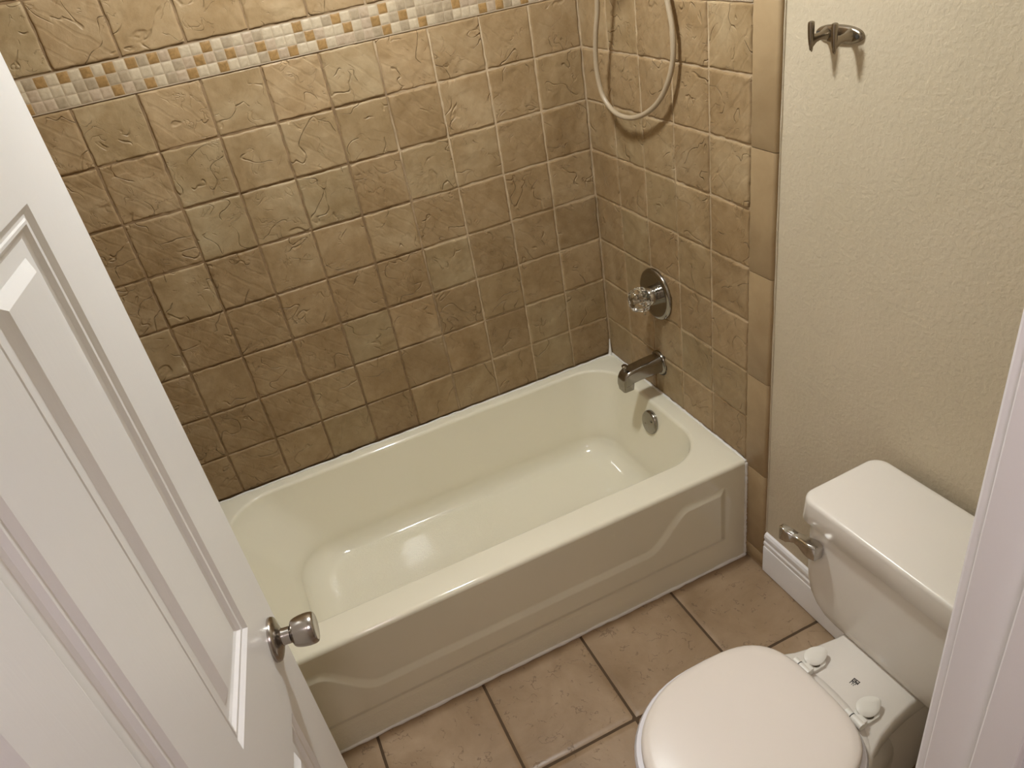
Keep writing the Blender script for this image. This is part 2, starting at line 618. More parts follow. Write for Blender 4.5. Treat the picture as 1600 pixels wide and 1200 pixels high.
def mosaic(parent, u0, u1, frame, seed):
    ph, pw = (MOS[1] - MOS[0] - .004) / 3, P / 6
    rs = []
    u = u1
    while u > u0 + .006:
        for j in range(3):
            rs.append((max(u - pw, u0), u, MOS[0] + .002 + ph * j, MOS[0] + .002 + ph * (j + 1)))
        u -= pw
    grid = {}
    def mi_of(ti, rng):
        c, j = divmod(ti, 3)
        r = rng.random()
        m = 2 if r < .36 else (0 if r < .64 else (1 if r < .84 else 3))
        if m == 2 and (grid.get((c - 1, j)) == 2 or grid.get((c, j - 1)) == 2):
            m = rng.choice([0, 1, 3])
        grid[(c, j)] = m
        return m
    o = tile_field('mosaic_border', rs, frame, M_MOS + [M_MOSGROUT], parent, n=7, gap=.0008, edge=.0012, sink=.0011,
                   rough_edge=.0006, relief=.15, seed=seed, mi_of=mi_of, back=[(u0, u1, MOS[0], MOS[1], -.0012, 4)])
    o['label'] = 'band of small stone mosaic squares in cream, taupe and amber'
M_MOSGROUT = mat('mosaic_grout', (.40, .31, .21), .8)
mosaic(wb, X_LEFT, 0.0, ((0, -.0012, 0), (1, 0, 0), (0, 0, 1), (0, -1, 0)), 3)

# tiled wall at the head of the tub (mostly behind the door)
wl = slab('wall_left', [((-1.63, Y_HALL, 0), (X_LEFT - .006, .006, Z_CEIL))], M_WALL,
          'wall at the head of the bathtub behind the open door', 'wall')
ly = [-(k + .02) * P for k in range(6)]
ly[0] = 0.0
ly = ly[::-1]
rects = [(ly[i], ly[i + 1], zs[j], zs[j + 1]) for zs in (ZR, ZR_UP) for i in range(5) for j in range(len(zs) - 1)]
tile_field('tile_field', rects, ((X_LEFT, 0, 0), (0, 1, 0), (0, 0, 1), (1, 0, 0)), [M_TILE, M_GROUT], wl, n=12, seed=21,
           back=[(ly[0], 0, .33, Z_CEIL, -.0022, 1)])
mosaic(wl, ly[0], 0.0, ((X_LEFT + .0012, 0, 0), (0, 1, 0), (0, 0, 1), (1, 0, 0)), 9)

# right wall: painted and textured, tiled above the tub
wr = slab('wall_right', [((X_WALL, Y_HALL, 0), (X_WALL + .1, .006, Z_CEIL))], M_WALL,
          'textured beige wall behind the toilet, tiled at the faucet end of the tub', 'wall')
ry = [-.7646, -.6101, -.4581, -.3061, -.1541, 0.0]
rects = [(ry[i], ry[i + 1], zs[j], zs[j + 1]) for zs in (ZR, ZR_UP) for i in range(5) for j in range(len(zs) - 1)]
tile_field('tile_field', rects, ((0, 0, 0), (0, 1, 0), (0, 0, 1), (-1, 0, 0)), [M_TILE, M_GROUT], wr, n=34, lip=.0008, relief=1.1, seed=31,
           back=[(-.766, .006, .33, Z_CEIL, -.0030, 1)])
mosaic(wr, -.7646, 0.0, ((-.0012, 0, 0), (0, 1, 0), (0, 0, 1), (-1, 0, 0)), 14)
# bullnose border with its rounded outer edge
bz = [.016, .066, .369, .682, .987, 1.294, 1.598, 1.903, 2.207, Z_CEIL]
bb = MB()
for k in range(len(bz) - 1):
    z0, z1 = bz[k] + .0009, bz[k + 1] - .0009
    prof = [(-.7660, -.0), (-.8380, -.0)]
    for i in range(1, 7):
        a = math.pi / 2 * i / 6
        prof.append((-.8385 - .0085 * math.sin(a), .0085 * (1 - math.cos(a))))
    prof += [(-.8470, .0118), (-.7660, .0118)]
    lo = [(x, y, z0) for y, x in prof]
    hi = [(x, y, z1) for y, x in prof]
    mid0 = [(x + (.0008 if x < .006 else 0), y, z) for (x, y, z) in lo]
    bb.loft([mid0, [(x, y, z + .0016) for x, y, z in lo], [(x, y, z - .0016) for x, y, z in hi],
             [(x + (.0008 if x < .006 else 0), y, z) for x, y, z in hi]])
bn = bb.build('bullnose_border', M_BULL, wr, angle=50)
bn['label'] = 'smooth tan bullnose tiles edging the tiled area'
MB().box((.004, -.7665, .06), (.0115, -.7630, Z_CEIL)).box((.006, -.8465, .0), (.0118, -.765, .07)).build('border_grout', M_GROUT, wr, smooth=False)
# painted-over caulk line at the outer edge of the bullnose
rg = random.Random(4)
pts = [(.0112, -.8478 - .0012 * rg.random(), .16 + 2.25 * i / 60) for i in range(61)]
MB().tube(pts, [.0018 + .0012 * rg.random() for _ in pts], 6).build('edge_caulk', M_WALL, wr)

# door wall
slab('wall_front', [((-1.64, Y_HALL, 0), (JX0 - .02, Y_FRONT, Z_CEIL)),
                    ((JX1 + .02, Y_HALL, 0), (X_WALL + .002, Y_FRONT, Z_CEIL)),
                    ((JX0 - .02, Y_HALL, 2.065), (JX1 + .02, Y_FRONT, Z_CEIL))], M_WALL,
     'painted wall that holds the bathroom doorway', 'wall')
slab('ceiling', [((-2.3, -3.5, Z_CEIL), (1.0, .12, Z_CEIL + .08))], M_CEIL, 'plain painted ceiling over bathroom and hall', 'ceiling')
slab('wall_hall_far', [((-2.3, -3.52, 0), (1.0, -3.42, Z_CEIL))], M_WALL, 'painted hall wall facing the bathroom doorway', 'wall')
slab('wall_hall_left', [((-2.3, -3.42, 0), (-2.2, Y_HALL, Z_CEIL)), ((-2.2, Y_HALL, 0), (-1.64, Y_FRONT, Z_CEIL))], M_WALL,
     'painted hall wall on the hinge side of the doorway', 'wall')
slab('wall_hall_right', [((.9, -3.42, 0), (1.0, Y_HALL, Z_CEIL)), ((X_WALL + .1, Y_HALL, 0), (.9, Y_FRONT, Z_CEIL))], M_WALL,
     'painted hall wall on the latch side of the doorway', 'wall')

# baseboard on the right wall, moulded top
def baseboard(name, pa, pb, inward, label):
    prof = [(0, .0), (.0125, .0), (.0125, .098), (.0118, .1005), (.0095, .102), (.0095, .107), (.0115, .109), (.0115, .118),
            (.0085, .122), (.0075, .128), (.0105, .133), (.0100, .143), (.0060, .150), (.0, .153)]
    a, b, n = Vector(pa), Vector(pb), Vector(inward)
    z0 = .004
    m = MB().loft([[a + n * d + Vector((0, 0, z + z0)) for d, z in prof], [b + n * d + Vector((0, 0, z + z0)) for d, z in prof]])
    return tag(m.build(name, M_TRIM, angle=25), label, 'baseboard', kind='structure')
baseboard('baseboard_right', (X_WALL, -.8495, 0), (X_WALL, Y_FRONT, 0), (-1, 0, 0), 'white moulded baseboard along the textured wall behind the toilet')
baseboard('baseboard_front', (JX1 + .064, Y_FRONT, 0), (X_WALL - .013, Y_FRONT, 0), (0, 1, 0), 'white moulded baseboard along the door wall')

# door frame: jamb with stop, casings on both sides
TILT = math.radians(.8)
jb = MB()
jb.box((JX1, Y_HALL, 0), (JX1 + .02, Y_FRONT, 2.05), bev=.002)
jb.box((JX0 - .02, Y_HALL, 0), (JX0, Y_FRONT, 2.05), bev=.002)
jb.box((JX0 - .02, Y_HALL, 2.045), (JX1 + .02, Y_FRONT, 2.065))
jamb = tag(jb.build('trim_1', M_TRIM, smooth=False), 'white painted door jamb lining the doorway', 'door frame', kind='structure')
st = MB()
ys = (Y_FRONT - .046 - .034, Y_FRONT - .046)
st.box((JX1 - .011, ys[0], 0), (JX1, ys[1], 2.045), bev=.002).box((JX0, ys[0], 0), (JX0 + .011, ys[1], 2.045), bev=.002)
st.box((JX0, ys[0], 2.034), (JX1, ys[1], 2.045), bev=.002)
st.build('door_stop', M_TRIM, jamb, smooth=False)
def casing(name, y0, y1, label):
    c = MB()
    c.box((JX1 + .006, y0, 0), (JX1 + .062, y1, 2.11), bev=.003).box((JX0 - .062, y0, 0), (JX0 - .006, y1, 2.11), bev=.003)
    c.box((JX0 - .006, y0, 2.052), (JX1 + .006, y1, 2.11), bev=.003)
    return tag(c.build(name, M_TRIM, smooth=False), label, 'door casing', kind='structure')
casing('trim_2', Y_FRONT, Y_FRONT + .012, 'white casing round the doorway on the bathroom side')
casing('trim_3', Y_HALL - .012, Y_HALL, 'white casing round the doorway on the hall side')

# ------------------------------------------------------------------ the door: six raised panels, swung into the room
DW, DH, DT = .722, 2.03, .035
KS, KZ = .0576, .910                    # backset and knob height
dvec = Vector((.152, .9884, 0)).normalized()
dang = math.atan2(dvec.y, dvec.x)
knob_at = Vector((-1.2895, -1.1990, KZ))
hinge = knob_at - dvec * (DW - KS)
def door_mesh():
    b = MB()
    k0 = DW - KS
    xs = [0, k0 - .580, k0 - .385, k0 - .270, k0 - .0713, DW]
    zs = [0, .228, .806, 1.0115, 1.652, 1.763, 1.905, DH]
    pan_c, pan_r = (1, 3), (1, 3, 5)
    prof = [(0, 0), (.0035, .0022), (.0075, .0050), (.0105, .0052), (.0125, .0040), (.0155, .0042), (.0205, .0085), (.0255, .0105),
            (.0405, .0105), (.0415, .0100), (.0520, .0032), (.0530, .0028)]
    for side in (0, 1):
        def pt(x, z, d):
            return (x, (-d if side == 0 else -DT + d), z)
        for i in range(5):
            for j in range(7):
                x0, x1, z0, z1 = xs[i], xs[i + 1], zs[j], zs[j + 1]
                if i in pan_c and j in pan_r:
                    lps = []
                    for ins, dep in prof:
                        lps.append([pt(x0 + ins, z0 + ins, dep), pt(x1 - ins, z0 + ins, dep), pt(x1 - ins, z1 - ins, dep), pt(x0 + ins, z1 - ins, dep)])
                    b.loft(lps, False, True)
                else:
                    b.add([pt(x0, z0, 0), pt(x1, z0, 0), pt(x1, z1, 0), pt(x0, z1, 0)], [(0, 1, 2, 3)])
    for q in ([(0, 0), (DW, 0)], [(DW, 0), (DW, DH)], [(DW, DH), (0, DH)], [(0, DH), (0, 0)]):
        (xa, za), (xb, zb) = q
        b.add([(xa, 0, za), (xb, 0, zb), (xb, -DT, zb), (xa, -DT, za)], [(0, 1, 2, 3)])
    return b
door = door_mesh()
# local y+ side of the slab is on the far (wall) side; the face towards the room is local -y
dm = MB()
dm.v = [(x, y + 0.0, z) for x, y, z in door.v]
dm.f, dm.mi = door.f, door.mi
# door built with front face at y=0 looking +y: turn it so that the face looks to the room (+x side)
DOOR = dm.build('door_1', M_DOOR, angle=12)
me = DOOR.data
bm_ = bmesh.new(); bm_.from_mesh(me)
bmesh.ops.remove_doubles(bm_, verts=bm_.verts, dist=.00005)
bmesh.ops.recalc_face_normals(bm_, faces=bm_.faces)
for e in bm_.edges:
    e.smooth = not (len(e.link_faces) == 2 and e.calc_face_angle(0) > math.radians(12))
bm_.to_mesh(me); bm_.free()
me.transform(Matrix.Scale(-1, 4, Vector((0, 1, 0))))
me.flip_normals()
DOOR.location = (hinge.x, hinge.y, .012)
DOOR.rotation_euler = (0, -math.radians(.25), dang)
tag(DOOR, 'white six-panel door swung open into the bathroom', 'door', kind='structure')
# after the mirror the room face lies at local y=0 looking -y
def door_knob(sign):
    y0 = 0.0 if sign < 0 else DT
    ax = (0, sign, 0)
    org = (DW - KS, y0, KZ - .012)
    k = empty('door_knob', org)
    k.parent = DOOR
    k['label'] = 'brushed nickel door knob on a round rosette'
    r = MB().lathe([(.0, -.001), (.0360, -.001), (.0366, .003), (.0355, .0065), (.0330, .0085), (.0245, .0120), (.0180, .0140), (.0155, .0155), (.0, .0155)], (0, 0, 0), ax, 48)
    r.build('rosette', M_NICKEL, k)
    s = MB().lathe([(.0142, .013), (.0138, .020), (.0138, .0285), (.0128, .0295), (.0105, .0300), (.0105, .0345)], (0, 0, 0), ax, 40)
    s.build('shank', M_NICKEL, k)
    d = MB().lathe([(.0, .0315), (.0165, .0315), (.0198, .0322), (.0222, .0345), (.0240, .0395), (.0255, .0470), (.0262, .0550), (.0260, .0620),
                    (.0252, .0668), (.0238, .0692), (.0218, .0702), (.0200, .0698), (.0, .0694)], (0, 0, 0), ax, 48)
    d.build('knob', M_NICKEL, k)
door_knob(-1)
door_knob(1)
def door_hinge(z):
    h = MB()
    h.tube([(-.004, -.006, z), (-.004, -.006, z + .09)], .006, 12)
    h.box((-.003, .002, z), (-.0005, .033, z + .09))
    h.build('door_hinge', M_NICKEL, DOOR)
for z in (.22, 1.0, 1.76):
    door_hinge(z)

# ------------------------------------------------------------------ bathtub
TUB = empty('bathtub', (0, 0, 0))
tag(TUB, 'cream enamel alcove bathtub with a curved raised panel on its apron', 'bathtub')
tx0, tx1, ty0, ty1 = X_LEFT + .004, -.0030, Y_TUB, -.0055
body = MB()
n = 14
def blend(a, b, t):
    return a + (b - a) * t
loops = []
R0 = .013
for i in range(6):                      # rolled outer rim
    a = math.pi / 2 * i / 5
    ins = R0 * (1 - math.cos(a))
    loops.append(rrect(tx0 + ins * .3, tx1 - ins * .3, ty0 + ins, ty1 - ins * .3, .004, Z_TUB - R0 + R0 * math.sin(a), n))
top = (-1.440, -.060, -.668, -.050)
rt = (.125, .155, .165, .135)
for i in range(6):                      # rolled inner rim
    a = math.pi / 2 * i / 5
    o = .012 * math.sin(a)
    dz = .012 * (1 - math.cos(a))
    loops.append(rrect(top[0] - .012 + o, top[1] + .012 - o, top[2] - .012 + o, top[3] + .012 - o,
                       tuple(max(r + .012 - o, .01) for r in rt), Z_TUB - dz, n))
bot = (-1.175, -.205, -.585, -.150)
rb = (.10, .11, .11, .10)
zb, zf = .088, .160
for i in range(1, 9):                   # walls
    t = i / 8
    tt = t ** 1.05
    z = blend(Z_TUB - .012, zf, t)
    k = .66 * tt
    loops.append(rrect(blend(top[0], bot[0] - .05, k), blend(top[1], bot[1] + .03, .75 * k), blend(top[2], bot[2] - .02, k), blend(top[3], bot[3] + .02, k),
                       tuple(blend(a_, b_, k * .4) for a_, b_ in zip(rt, rb)), z, n))
last = (blend(top[0], bot[0] - .05, .66), blend(top[1], bot[1] + .03, .495), blend(top[2], bot[2] - .02, .66), blend(top[3], bot[3] + .02, .66))
for i in range(1, 11):                  # fillet into the bottom
    a = math.pi / 2 * i / 10
    s, c = math.sin(a), 1 - math.cos(a)
    z = zf - (zf - zb) * s
    loops.append(rrect(*[blend(last[q], bot[q], c) for q in range(4)], tuple(blend(a_ * .6 + b_ * .4, b_, c) for a_, b_ in zip(rt, rb)), z, n))
bx, by = (bot[0] + bot[1]) / 2, (bot[2] + bot[3]) / 2
for i in range(1, 7):
    t = i / 7
    loops.append(rrect(*[blend(bot[0], bx, t), blend(bot[1], bx, t), blend(bot[2], by, t), blend(bot[3], by, t)], tuple(r * (1 - t) for r in rb), zb - .006 * (1 - (1 - t) ** 2), n))
body.loft(loops, False, True)
body.build('basin', M_ENAMEL, TUB, angle=60)
# apron: flat skirt with a raised, scroll-topped panel
def apron():
    nx, nz = 420, 120
    xs = np.linspace(tx0, tx1, nx)
    zs = np.linspace(.003, Z_TUB - R0, nz)
    X, Z = np.meshgrid(xs, zs, indexing='ij')
    dx = np.abs(X + .762)
    t = np.clip((dx - .405) / .150, 0, 1)
    s = t * t * (3 - 2 * t)
    lo, hi = .207, .318
    ztop = lo + (hi - lo) * s
    slope = (hi - lo) * 6 * t * (1 - t) / .150
    d = (ztop - Z) / np.sqrt(1 + slope ** 2)
    d = np.minimum(d, (Z - .105))
    xe = .684
    d = np.minimum(d, xe - dx)
    h = np.clip(d / .020, 0, 1)
    Y = ty0 - .0075 * h
    vs = np.stack([X, Y, Z], -1).reshape(-1, 3)
    idx = np.arange(nx * nz).reshape(nx, nz)
    q = np.stack([idx[:-1, :-1], idx[1:, :-1], idx[1:, 1:], idx[:-1, 1:]], -1).reshape(-1, 4)
    b = MB()
    b.v = [tuple(p) for p in vs]
    b.f = [tuple(f) for f in q]
    b.mi = [0] * len(b.f)
    return b
apron().build('apron', M_ENAMEL, TUB, angle=60)
# overflow plate on the inside of the faucet end
ov = empty('overflow_plate', (-.0755, -.372, .318))
ov.parent = TUB
ov['label'] = 'round chrome overflow plate'
_ax = Vector((-1, 0, .16)).normalized()
MB().lathe([(.0, -.014), (.040, -.014), (.0415, .0), (.041, .004), (.038, .0085), (.035, .0095), (.0, .0105)], (0, 0, 0), _ax, 44).build('plate', M_DARKCHROME, ov)
for sy in (-1, 1):
    MB().lathe([(.0, .0), (.0042, .0), (.0042, .0115), (.003, .0125), (.0, .0125)], (0, .0165 * sy, -.012 * sy), _ax, 16).build('screw', M_DARKCHROME, ov)
# drain
dr = empty('drain', (-.215, -.425, .0865))
dr.parent = TUB
MB().lathe([(.0, -.002), (.030, -.002), (.030, .0015), (.024, .0025), (.021, .0005), (.0, .0005)], (0, 0, 0), (0, 0, 1), 36).build('drain_ring', M_CHROME, dr)
MB().lathe([(.0, .0), (.019, .0), (.019, .006), (.012, .009), (.0, .010)], (0, 0, 0), (0, 0, 1), 28).build('drain_stopper', M_DARKCHROME, dr)
# caulk
def bead(name, pts, r, seed, mats=M_CAULK, jit=.0012):
    g = random.Random(seed)
    q = spline(pts, 14) if len(pts) > 2 else [Vector(pts[0]).lerp(Vector(pts[1]), i / 60) for i in range(61)]
    q = [p + Vector((g.uniform(-jit, jit) * .5, g.uniform(-jit, jit) * .5, g.uniform(-jit, jit))) for p in q]
    o = MB().tube(q, [r * g.uniform(.75, 1.25) for _ in q], 8).build(name, mats, TUB)
    return o
bead('caulk_bead', [(tx0 + .01, ty0 - .001, .004), (-.004, ty0 - .001, .004)], .0052, 1)
bead('caulk_bead', [(-.0025, ty0 - .001, .004), (-.0025, ty0 - .001, Z_TUB - .008)], .0042, 2)
bead('caulk_bead', [(-.0025, ty0, Z_TUB - .003), (-.0025, -.004, Z_TUB + .001)], .0042, 3)
bead('caulk_bead', [(-.010, -.0090, Z_TUB + .0005), (tx0 + .006, -.0090, Z_TUB + .0005)], .0033, 4)
sp = MB().tube([(-.013, -.013, Z_TUB - .004), (-.0095, -.0095, Z_TUB + .012), (-.007, -.007, Z_TUB + .03), (-.0052, -.0052, Z_TUB + .062)], [.0085, .0056, .0036, .0015], 10)
sp.build('caulk_bead', M_CAULK, TUB)

# ------------------------------------------------------------------ tub spout, valve
SY = -.330
SPOUT = empty('tub_spout', (0, SY, .505))
tag(SPOUT, 'dark chrome tub spout with a diverter pin, below the clear knob', 'faucet')
loops = []
def sp_loop(x, zc, hw, hh, r):
    # cross-section in y,z at distance x from the wall
    return [(x, q[0], q[1] + zc) for q in [(p[0], p[1]) for p in rrect(-hw, hw, -hh, hh, r, 0, 6)]]
for x, zc, hw, hh, r in ((-.004, 0, .0335, .0345, .033), (-.012, 0, .0315, .0325, .028), (-.03, .0005, .0295, .0300, .020), (-.06, .0, .0275, .0272, .0135),
                         (-.09, -.0015, .0260, .0255, .0105), (-.115, -.004, .0248, .0255, .0100), (-.130, -.0085, .0240, .0265, .0100),
                         (-.141, -.0140, .0230, .0240, .0100), (-.1485, -.0205, .0212, .0190, .0100), (-.1520, -.0270, .0180, .0120, .0090)):
    loops.append(sp_loop(x, zc, hw, hh, r))
b = MB().loft(loops)
b.build('spout_body', M_DARKCHROME, SPOUT, angle=50)
MB().loft([rrect(-.1500, -.1080, -.0215, .0215, .008, -.0200, 6), rrect(-.1515, -.1100, -.0218, .0218, .008, -.0380, 6), rrect(-.1500, -.1120, -.0205, .0205, .007, -.0520, 6)]).build('spout_outlet', M_DARKCHROME, SPOUT, angle=50)
MB().lathe([(.0, -.001), (.0415, -.001), (.0420, .004), (.0400, .0075), (.0330, .0090), (.030, .0120), (.0, .012)], (0, 0, 0), (-1, 0, 0), 44).build('wall_flange', M_DARKCHROME, SPOUT)
MB().lathe([(.0, .008), (.0435, .008), (.0435, .0), (.0, .0)], (-.0015, 0, -.003), (1, 0, 0), 40).build('gasket', M_RUBBER, SPOUT)
dv = empty('diverter', (-.132, 0, .013))
dv.parent = SPOUT
MB().lathe([(.0032, .0), (.0032, .020)], (0, 0, 0), (0, 0, 1), 14).build('diverter_stem', M_DARKCHROME, dv)
MB().lathe([(.0, .019), (.0085, .019), (.0095, .021), (.0095, .0245), (.0075, .0265), (.0, .0265)], (0, 0, 0), (0, 0, 1), 24).build('diverter_knob', M_BRONZE, dv)

VALVE = empty('shower_valve', (0, -.335, .757))
tag(VALVE, 'round chrome shower valve plate with a clear faceted knob on the tiled wall', 'faucet')
MB().lathe([(.0, -.001), (.0830, -.001), (.0840, .003), (.0825, .0075), (.0790, .0105), (.0700, .0130), (.0640, .0120), (.0600, .0105), (.030, .0095), (.0, .0095)], (0, 0, 0), (-1, 0, 0), 64).build('escutcheon', M_DARKCHROME, VALVE)
MB().lathe([(.0310, .008), (.0300, .0200), (.0290, .0330), (.0260, .0380), (.0130, .0395), (.0130, .052)], (0, 0, 0), (-1, 0, 0), 44).build('valve_sleeve', M_CHROME, VALVE)
for a in (2.2, -.9):
    MB().lathe([(.0, .009), (.0048, .009), (.0045, .0125), (.0, .0135)], (0, .047 * math.cos(a), .047 * math.sin(a)), (-1, 0, 0), 16).build('screw', M_CHROME, VALVE)
kn = MB().lathe([(.0, .040), (.0260, .040), (.0345, .0440), (.0385, .0520), (.0385, .0610), (.0340, .0660), (.0360, .0700), (.0340, .0790), (.0280, .0880), (.0160, .0920), (.0, .0920)],
                (0, 0, 0), (-1, 0, 0), 72, lobes=(8, .075))
KN = kn.build('clear_knob', M_CRYSTAL, VALVE, angle=28)
KN['label'] = 'clear acrylic faceted knob'
MB().lathe([(.0, .050), (.0085, .050), (.0085, .076), (.0055, .080), (.0, .080)], (0, 0, 0), (-1, 0, 0), 20).build('knob_core', M_CHROME, KN)
MB().tube([(-.046, 0, -.032), (-.046, .0, -.056)], .0042, 10).build('lever_pin', M_CRYSTAL, VALVE)

# ------------------------------------------------------------------ shower hose and what it hangs from (above the picture)
SH = empty('shower_pipe', (0, -.36, 1.985))
tag(SH, 'chrome shower pipe and holder high on the faucet end wall', 'shower fitting')
MB().lathe([(.0, -.0005), (.030, -.0005), (.030, .004), (.014, .011), (.0, .011)], (0, 0, 0), (-1, 0, 0), 32).build('arm_flange', M_CHROME, SH)
MB().tube(spline([(0, 0, 0), (-.05, 0, .004), (-.10, 0, -.012), (-.135, 0, -.045)], 8), .0105, 14).build('arm_pipe', M_CHROME, SH)
MB().lathe([(.014, .0), (.018, .004), (.018, .030), (.014, .034)], (-.128, 0, -.040), (-.55, 0, -.83), 20).build('hand_shower_holder', M_CHROME, SH)
HS = empty('hand_shower', (-.188, -.36, 1.93))
tag(HS, 'white hand shower resting in the holder of the shower pipe', 'hand shower')
MB().tube([(0.017, 0, -.14), (.012, 0, -.06), (0, 0, .02), (-.03, 0, .06)], [.011, .0125, .0135, .015], 16).build('handle', M_HOSE, HS)
MB().lathe([(.012, -.012), (.034, .0), (.037, .010), (.036, .016), (.0, .017)], (-.035, 0, .065), (-.8, 0, -.6), 28).build('spray_head', M_HOSE, HS)
hose_pts = [(-.168, -.352, 1.784), (-.150, -.318, 1.755), (-.100, -.268, 1.70), (-.068, -.238, 1.62), (-.0605, -.222, 1.565), (-.060, -.203, 1.512), (-.058, -.187, 1.455), (-.055, -.182, 1.400),
            (-.050, -.194, 1.343), (-.045, -.242, 1.305), (-.040, -.312, 1.298), (-.035, -.385, 1.319), (-.030, -.445, 1.358), (-.025, -.484, 1.410), (-.021, -.502, 1.465), (-.020, -.5035, 1.523),
            (-.020, -.490, 1.577), (-.022, -.468, 1.65), (-.03, -.44, 1.76), (-.055, -.40, 1.88), (-.072, -.378, 1.945), (-.076, -.372, 1.964)]
hs = MB().tube(spline(hose_pts, 9), .0068, 16).build('shower_hose', M_HOSE)
tag(hs, 'beige shower hose hanging in a loop against the tiled faucet wall', 'hose')

# ------------------------------------------------------------------ robe hook on the painted wall
HK = empty('robe_hook', (X_WALL, -.995, 1.543))
tag(HK, 'dark satin nickel double robe hook screwed to the beige wall', 'hook')
def plate_loop(hl, hh, x):
    out = []
    for i in range(48):
        t = 2 * math.pi * i / 48
        c, s = math.cos(t), math.sin(t)
        out.append((x, hl * math.copysign(abs(c) ** .85, c), hh * math.copysign(abs(s) ** .95, s)))
    return out
MB().loft([plate_loop(.058, .0165, .001), plate_loop(.058, .0165, -.003), plate_loop(.056, .0150, -.006), plate_loop(.051, .0115, -.008)]).build('back_plate', M_BRONZE, HK)
for sy in (-.048, .048):
    MB().lathe([(.0, .005), (.0042, .005), (.0042, .0090), (.002, .0096), (.0, .0092)], (0, sy, 0), (-1, 0, 0), 16).build('screw', M_RUBBER, HK)
for sy in (-.029, .029):
    pr_ = MB()
    # web: broad at the plate, narrow at the prong
    pr_.loft([[(x, sy + a * w, z0 + b * h) for a, b in [(math.cos(2 * math.pi * i / 20), math.sin(2 * math.pi * i / 20)) for i in range(20)]]
              for x, w, h, z0 in ((-.003, .0125, .0140, 0), (-.010, .0085, .0115, 0), (-.020, .0055, .0075, -.001), (-.030, .0045, .0080, -.003), (-.038, .0045, .0125, -.006), (-.043, .0040, .0150, -.0075))])
    arm = pr_.build('hook_arm', M_BRONZE, HK, angle=60)
    q = [(-.0430, sy, .0270), (-.0433, sy, .0230), (-.0430, sy, .0130), (-.0425, sy, .0), (-.0415, sy, -.0120), (-.0400, sy, -.0205), (-.0390, sy, -.0250)]
    MB().tube([(-.0430, sy, .0290), (-.0430, sy, .0283)] + q, [.0018, .0042, .0058, .0062, .0060, .0054, .0043, .0028, .0011], 16).build('prong', M_BRONZE, arm)

# ------------------------------------------------------------------ toilet
YAW = math.radians(1.5)
TO = empty('toilet', (0.0, -1.447, 0.0), math.pi + YAW)      # local x+ = forward (away from the wall), local y+ = away from the tub
tag(TO, 'white two-piece toilet with closed lid beside the bathtub', 'toilet')
def egg(back, front, hw, z, nb=2.6, nf=2.05, mid=None, n=56):
    mid = back + (front - back) * .46 if mid is None else mid
    out = []
    for i in range(n):
        t = 2 * math.pi * i / n
        c, s = math.cos(t), math.sin(t)
        e = nf if c > 0 else nb
        L = (front - mid) if c > 0 else (mid - back)
        out.append((mid + L * math.copysign(abs(c) ** (2 / e), c), hw * math.copysign(abs(s) ** (2 / e), s), z))
    return out
bl = [egg(.155, .610, .118, .0, 3, 2.4), egg(.152, .615, .120, .012, 3, 2.4), egg(.160, .600, .108, .035, 3, 2.4), egg(.170, .580, .098, .10, 3, 2.4),
      egg(.180, .590, .100, .17, 3, 2.3), egg(.205, .640, .118, .23, 2.8, 2.2), egg(.245, .700, .148, .29, 2.7, 2.1), egg(.290, .745, .170, .335, 2.6, 2.1),
      egg(.315, .765, .178, .362, 2.6, 2.05), egg(.325, .770, .179, .378, 2.6, 2.05), egg(.330, .766, .175, .388, 2.6, 2.05), egg(.345, .750, .160, .392, 2.6, 2.05)]
bw = MB().loft(bl)
# deck that carries the tank, flaring into the rim
def deck_loop(z, g, r):
    out = []
    for (x, w) in ((.030, .092), (.10, .094), (.18, .096), (.23, .099), (.28, .106), (.33, .118), (.37, .135), (.42, .150)):
        out.append((x + (g if x < .05 else 0), w - g, z))
    return [(x, -w, zz) for x, w, zz in out] + [(x, w, zz) for x, w, zz in out[::-1]]
bw.loft([deck_loop(.250, .040, 0), deck_loop(.300, .016, 0), deck_loop(.335, .004, 0), deck_loop(.352, .0, 0), deck_loop(.374, .0, 0), deck_loop(.383, .0025, 0), deck_loop(.388, .008, 0)])
# trapway bulge behind the pedestal
bw.loft([egg(.06, .40, .082, .06, 2.5, 2.5), egg(.045, .42, .088, .14, 2.5, 2.5), egg(.045, .42, .088, .25, 2.5, 2.5), egg(.06, .40, .080, .33, 2.5, 2.5)])
bw.build('bowl', M_CHINA, TO, angle=50)
for sy in (-1, 1):
    MB().lathe([(.0, .0), (.014, .0), (.013, .010), (.008, .017), (.0, .019)], (.36, .112 * sy, .010), (0, 0, 1), 20).build('bolt_cap', M_HINGE, TO)
# tank: straight sides, bottom corners swept in
def tank_loop(z, hw, f0, f1, r):
    return rrect(f0, f1, -hw, hw, r, z, 8)
tl = [tank_loop(.386, .105, .035, .200, .03), tank_loop(.388, .128, .030, .207, .032), tank_loop(.393, .150, .026, .213, .034), tank_loop(.403, .172, .022, .217, .034), tank_loop(.420, .190, .020, .220, .034),
      tank_loop(.445, .205, .019, .222, .034), tank_loop(.480, .2135, .018, .2225, .033), tank_loop(.52, .2165, .018, .2225, .032), tank_loop(.655, .219, .018, .2225, .032)]
MB().loft(tl).build('tank', M_CHINA, TO, angle=50)
ll = [tank_loop(.648, .224, .012, .2265, .034), tank_loop(.6495, .230, .009, .2320, .036), tank_loop(.652, .232, .008, .2340, .036), tank_loop(.699, .2295, .0095, .2310, .034), tank_loop(.7035, .2285, .0105, .2300, .033),
      tank_loop(.7065, .2262, .0125, .2275, .032), tank_loop(.708, .2230, .0155, .2240, .030), tank_loop(.7088, .215, .023, .216, .026), tank_loop(.7095, .12, .08, .16, .02)]
